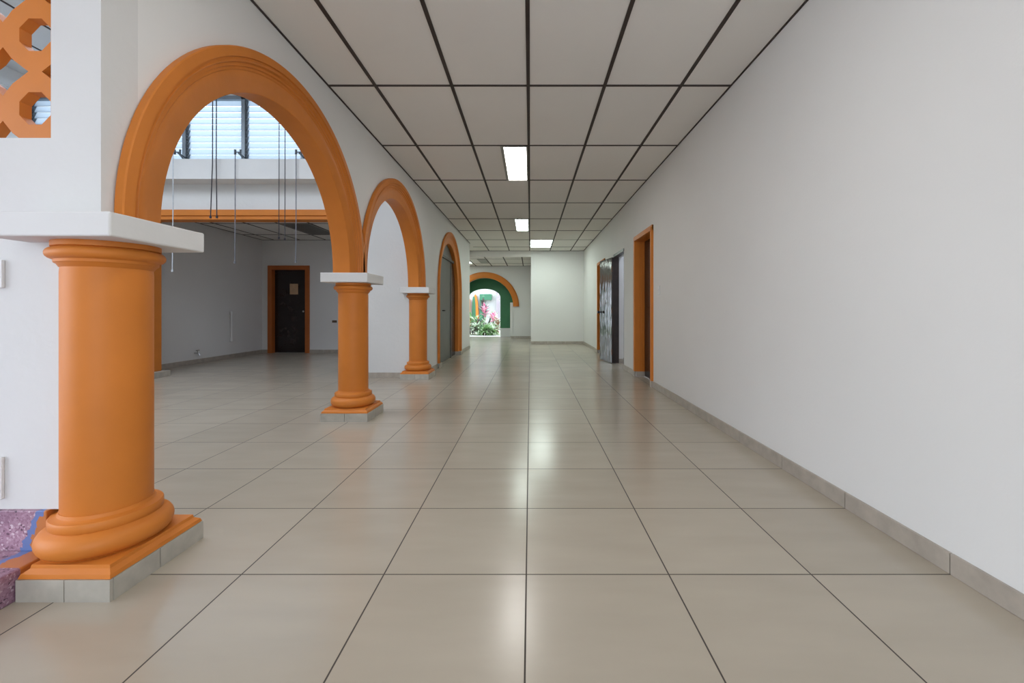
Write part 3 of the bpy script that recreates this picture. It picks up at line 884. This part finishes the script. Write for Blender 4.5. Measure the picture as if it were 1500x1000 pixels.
cord([top(409), px(409, 140, dC), px(408.6, 350, dC)], 0.005, M_CORD, 'thin dark cord reaching just over the back room door, near the tan notice')
cord([top(417.7), px(417.7, 140, dC), px(417.3, 352, dC)], 0.005, M_CORD, 'thin dark cord hanging between the dark pair mate and the second crank')
cord([(-4.190, 6.02, WZ0+0.06), (-4.190, 6.02, 2.4), (-4.195, 6.02, 1.67)], 0.006, paint('grey crank chain', (0.16, 0.16, 0.19), 0.5, 0.2, 20), 'grey chain hanging from the first window crank down past the orange beam')
cord([(-3.325, 6.02, WZ0+0.06), (-3.325, 6.02, 2.4), (-3.33, 6.02, 1.68)], 0.006, bpy.data.materials['grey crank chain'], 'grey chain hanging from the second window crank in front of the back room door')
cord([top(253.5), px(253.5, 300, dC), px(252.5, 398, dC)], 0.0065, M_CORDW, 'pale cord hanging beside the near side of the large arch')

# ------------------------------------------------------------------ pipes on the back-room side wall
t = thing('wall_pipe', 'short white pipe standing against the side wall of the back room', 'pipe', (-6.29, 8.93, 0.0))
bm = B(); tube(bm, [(-6.29, 8.93, 0.37), (-6.29, 8.93, 0.95)], 0.022, 12); obj('pipe', bm, M_PLASTIC, t, smooth=True)
for zz in (0.38, 0.96):
    bm = B(); tube(bm, [(-6.29, 8.93, zz-0.03), (-6.29, 8.93, zz+0.03)], 0.033, 12); tube(bm, [(-6.29, 8.93, zz), (-6.325, 8.93, zz)], 0.02, 10)
    obj('fitting', bm, M_PLASTIC, t, smooth=True)
t = thing('wall_tap', 'small tap low on the side wall of the back room', 'tap', (-6.30, 7.98, 0.13))
bm = B(); tube(bm, [(-6.32, 7.98, 0.2), (-6.24, 7.98, 0.2), (-6.22, 7.98, 0.15)], 0.012, 10); obj('spout', bm, M_CHROME, t, smooth=True)
bm = B(); tube(bm, [(-6.26, 7.98, 0.2), (-6.26, 7.98, 0.25)], 0.008, 8); tube(bm, [(-6.26, 7.94, 0.25), (-6.26, 8.02, 0.25)], 0.009, 8); obj('handle', bm, M_CHROME, t, smooth=True)

# ------------------------------------------------------------------ ceiling lights
def ceil_light(x0, x1, y0, y1, z, label, mat, refl=0.035, grp='recessed ceiling lights of the hall'):
    t = thing('ceiling_light', label, 'ceiling light', ((x0+x1)/2, (y0+y1)/2, z), grp)
    bm = B()
    box(bm, x0, x0+refl, y0, y1, z-0.012, z+0.002); box(bm, x1-0.016, x1, y0, y1, z-0.012, z+0.002)
    box(bm, x0+refl, x1-0.016, y0, y0+0.012, z-0.012, z+0.002); box(bm, x0+refl, x1-0.016, y1-0.012, y1, z-0.012, z+0.002)
    obj('frame', bm, M_REFL, t)
    bm = B(); box(bm, x0+refl, x1-0.016, y0+0.012, y1-0.012, z-0.008, z+0.001)
    obj('diffuser', bm, mat, t)
    return t
gap = 0.012
ceil_light(-0.325, -0.030, 4.597+gap, 5.820-gap, H, 'narrow lit ceiling light with a grey reflector edge, nearest along the hall', M_DIFF)
ceil_light(-0.305, -0.030, 8.268+gap, 9.491-gap, H, 'narrow lit ceiling light before the far wide one', M_DIFF2, 0.012)
ceil_light(-0.002, 0.578, 10.715+gap, 11.938-gap, H, 'wide lit ceiling light filling a whole board before the end wall', M_DIFF2, 0.014)
ceil_light(-0.325, -0.030, 0.926+gap, 2.150-gap, H, 'unseen narrow lit ceiling light added overhead beside the large arch', M_DIFF)  # unseen fixture added in the row above the view
ceil_light(-0.325, -0.030, -2.744+gap, -1.521-gap, H, 'unseen narrow lit ceiling light added behind the viewer to brighten the hall', M_DIFF)  # unseen fixture added to brighten the near hall
ceil_light(-2.475, -1.962, 13.18, 14.38, ZL, 'lit ceiling light of the far lobby, cut by the arcade wall', M_DIFF2, 0.014, 'ceiling lights of the far lobby')
ceil_light(-1.665, -1.395, 13.18, 14.38, ZL, 'unlit grey ceiling light of the far lobby', M_UNLIT2, 0.014, 'ceiling lights of the far lobby')
ceil_light(-2.95, -2.40, 8.1+gap, 9.3-gap, ZR, 'unseen lit ceiling light added to brighten the back room, hidden behind the arcade', M_DIFF3, 0.014, 'ceiling lights of the back room')  # unseen fixture added to lift the dark back room
ceil_light(2.15, 2.75, 7.2, 8.4, 2.6, 'unseen lit ceiling light added to brighten the small room behind the open doorway', M_DIFF3, 0.014, 'added ceiling light of the small room')  # unseen fixture added so the doorway reveal looks white
ceil_light(-4.78, -4.22, 8.1+gap, 9.3-gap, ZR, 'dark unlit ceiling light in the back room', M_UNLIT, 0.014, 'ceiling lights of the back room')

# ------------------------------------------------------------------ garden
bm = B(); box(bm, -9.0, 5.0, 16.46, 40, -0.12, -0.02)
struct('ground_garden', bm, paint('pale garden ground', (0.42, 0.44, 0.32), 0.9, 0.25, 3), 'pale ground of the planted garden', 'ground')
bm = B(); box(bm, -30.0, -4.6, -25.0, YS, -0.14, -0.02); box(bm, -4.6, 30, -25, -4.0, -0.14, -0.02)  # unseen outdoor ground added, pale so it bounces daylight inwards
struct('ground', bm, M_CONC, 'unseen grey concrete ground added outside the porch to bounce daylight', 'ground')
bm = B(); box(bm, GC-0.62, GC+0.62, 16.30, 16.75, -0.02, 0.004)
struct('trim_8', bm, M_WHITE, 'white door sill at the garden opening', 'sill')
M_GWHITE = paint('white garden facade', (0.50, 0.49, 0.50), 0.8, 0.03, 2)
M_GGREEN = paint('green garden facade paint', (0.035, 0.15, 0.08), 0.6, 0.08, 2)
t = thing('garden_building', 'white garden building with green pillars and a slim orange arch', 'building', (-2.6, 22.2, 0))
bm = B(); box(bm, -7, 4, 22.2, 22.4, -0.02, 3.4); obj('wall', bm, M_GWHITE, t)
bm = B(); box(bm, -2.62, -2.0, 21.95, 22.2, 1.55, 1.85); obj('beam', bm, M_GGREEN, t)
bm = B(); box(bm, -2.62, -2.42, 21.98, 22.2, -0.02, 1.55); obj('pillar', bm, M_GGREEN, t)
bm = B()
def pointed(bm, cx, hw, zt, y0, y1, z0=0.15):
    pts = [(cx-hw, z0), (cx-hw, 0.9), (cx-hw*0.8, 1.4), (cx-hw*0.4, 1.75), (cx, zt), (cx+hw*0.4, 1.75), (cx+hw*0.8, 1.4), (cx+hw, 0.9), (cx+hw, z0)]
    loft(bm, [[(x, y, z) for x, z in pts] for y in (y0, y1)])
pointed(bm, -2.86, 0.17, 1.86, 22.02, 22.2); obj('arch', bm, M_ORANGE, t)
bm = B(); pointed(bm, -2.93, 0.10, 1.70, 21.99, 22.03); obj('arch_panel', bm, M_GGREEN, t)
bm = B(); box(bm, -1.75, -1.60, 21.95, 22.2, -0.02, 2.6); obj('pillar', bm, paint('mauve grey render', (0.34, 0.29, 0.33), 0.8, 0.05, 3), t)
bm = B(); box(bm, -3.35, -3.13, 21.6, 22.2, -0.02, 1.6); obj('pillar', bm, paint('peach render', (0.8, 0.45, 0.22), 0.8, 0.05, 3), t)

def blade(bm, base, az, el, L, w, droop):
    d = Vector((math.cos(az)*math.cos(el), math.sin(az)*math.cos(el), math.sin(el)))
    side = Vector((-math.sin(az), math.cos(az), 0))
    pts = []; p = Vector(base); n = 6
    vs = []
    for i in range(n+1):
        s = i/n
        ww = w*(0.25+1.5*s*(1-s)*2)*(1 if s < 0.98 else 0.1)
        if i == n: ww = 0.002
        vs.append((bm.verts.new(p-side*ww/2), bm.verts.new(p+Vector((0, 0, -ww*0.15))), bm.verts.new(p+side*ww/2)))
        d = (d + Vector((0, 0, -droop/n))).normalized()
        p = p + d*(L/n)
    for a, b_ in zip(vs, vs[1:]):
        bm.faces.new((a[0], a[1], b_[1], b_[0])); bm.faces.new((a[1], a[2], b_[2], b_[1]))
def plant(x, y, h, nst, nl, L, w, mats, label, rnd, crown=False):
    rr = random.Random(rnd)
    t = thing('garden_plant', label, 'plant', (x, y, -0.02), 'plants in the garden behind the green wall')
    sb = B(); lb = {m.name: B() for m in mats}
    for s in range(nst):
        a = rr.uniform(0, 2*PI); rad = rr.uniform(0.0, 0.16) if nst > 1 else 0
        hh = h*rr.uniform(0.65, 1.0) if s else h
        bx, by = x+rad*math.cos(a), y+rad*math.sin(a)
        tx, ty = bx+0.25*rad*math.cos(a)*2, by+0.25*rad*math.sin(a)*2
        pts = [(bx, by, -0.02), ((bx+tx)/2, (by+ty)/2, hh*0.5), (tx, ty, hh)]
        tube(sb, pts, 0.012, 6)
        m = mats[0] if len(mats) == 1 or rr.random() < 0.6 else mats[1]
        for k in range(nl):
            f = rr.uniform(0.35, 1.0) if not crown else rr.uniform(0.75, 1.0)
            az = k*2.4+rr.uniform(-0.4, 0.4)
            el = 0.15+1.1*((f-0.35)/0.65)**1.5 + rr.uniform(-0.2, 0.2)
            q = Vector(pts[0]).lerp(Vector(pts[2]), f)
            blade(lb[m.name], q, az, min(1.45, el), L*rr.uniform(0.7, 1.1), w, rr.uniform(0.5, 1.5))
    obj('stem', sb, M_STEM, t, smooth=True)
    for m in mats:
        if len(lb[m.name].faces): obj('foliage', lb[m.name], m, t, recalc=False)
        else: lb[m.name].free()
plant(-2.30, 17.55, 0.45, 5, 16, 0.32, 0.07, [L_DARK, L_PALE], 'dark leaved bush mixed with pale leaves at the garden sill', 1)
plant(-1.95, 17.35, 0.30, 6, 16, 0.38, 0.06, [L_GREEN], 'green grassy clump at the middle of the garden sill', 2)
plant(-1.55, 17.30, 0.28, 5, 16, 0.34, 0.06, [L_GREEN, L_PALE], 'pale green clump under the rust coloured plant', 3)
plant(-1.40, 17.65, 0.62, 2, 14, 0.34, 0.06, [L_RUST], 'rust brown upright plant beside the green wall edge', 4)
plant(-1.82, 18.3, 1.02, 2, 16, 0.36, 0.10, [L_PINK], 'bright pink leaved plant, lower of the two pink crowns', 5, True)
plant(-2.10, 18.6, 1.25, 2, 16, 0.34, 0.09, [L_DARK, L_PINK], 'tall plant with dusky pink and dark leaves', 6, True)
plant(-2.62, 18.2, 0.85, 3, 14, 0.45, 0.08, [L_PALE, L_GREEN], 'pale arching plant before the slim orange arch', 7)
plant(-1.50, 18.8, 0.75, 5, 16, 0.42, 0.07, [L_PALE, L_GREEN], 'pale green bush behind the rust brown plant', 8)
plant(-2.20, 18.0, 0.55, 5, 16, 0.4, 0.07, [L_GREEN, L_DARK], 'mid green bush under the dusky pink plant', 9)
plant(-1.75, 17.75, 0.50, 4, 16, 0.36, 0.06, [L_PALE, L_DARK], 'variegated bush under the bright pink plant', 10)
# overhanging tree behind the plants
t = thing('garden_tree', 'pale green tree overhanging the top of the garden opening', 'tree', (-0.6, 20.6, -0.02))
bm = B(); tube(bm, [(-0.6, 20.6, -0.02), (-0.65, 20.6, 1.2), (-0.9, 20.6, 2.1), (-1.3, 20.6, 2.35)], 0.06, 10); obj('trunk', bm, M_STEM, t, smooth=True)
bm = B(); rr = random.Random(21)
for q in range(380):
    p = Vector((rr.gauss(-1.45, 0.38), 20.6+rr.gauss(0, 0.3), rr.gauss(2.25, 0.26)))
    blade(bm, p, rr.uniform(0, 2*PI), rr.uniform(-0.4, 0.6), 0.14, 0.05, 0.8)
obj('foliage', bm, L_PALE, t, recalc=False)
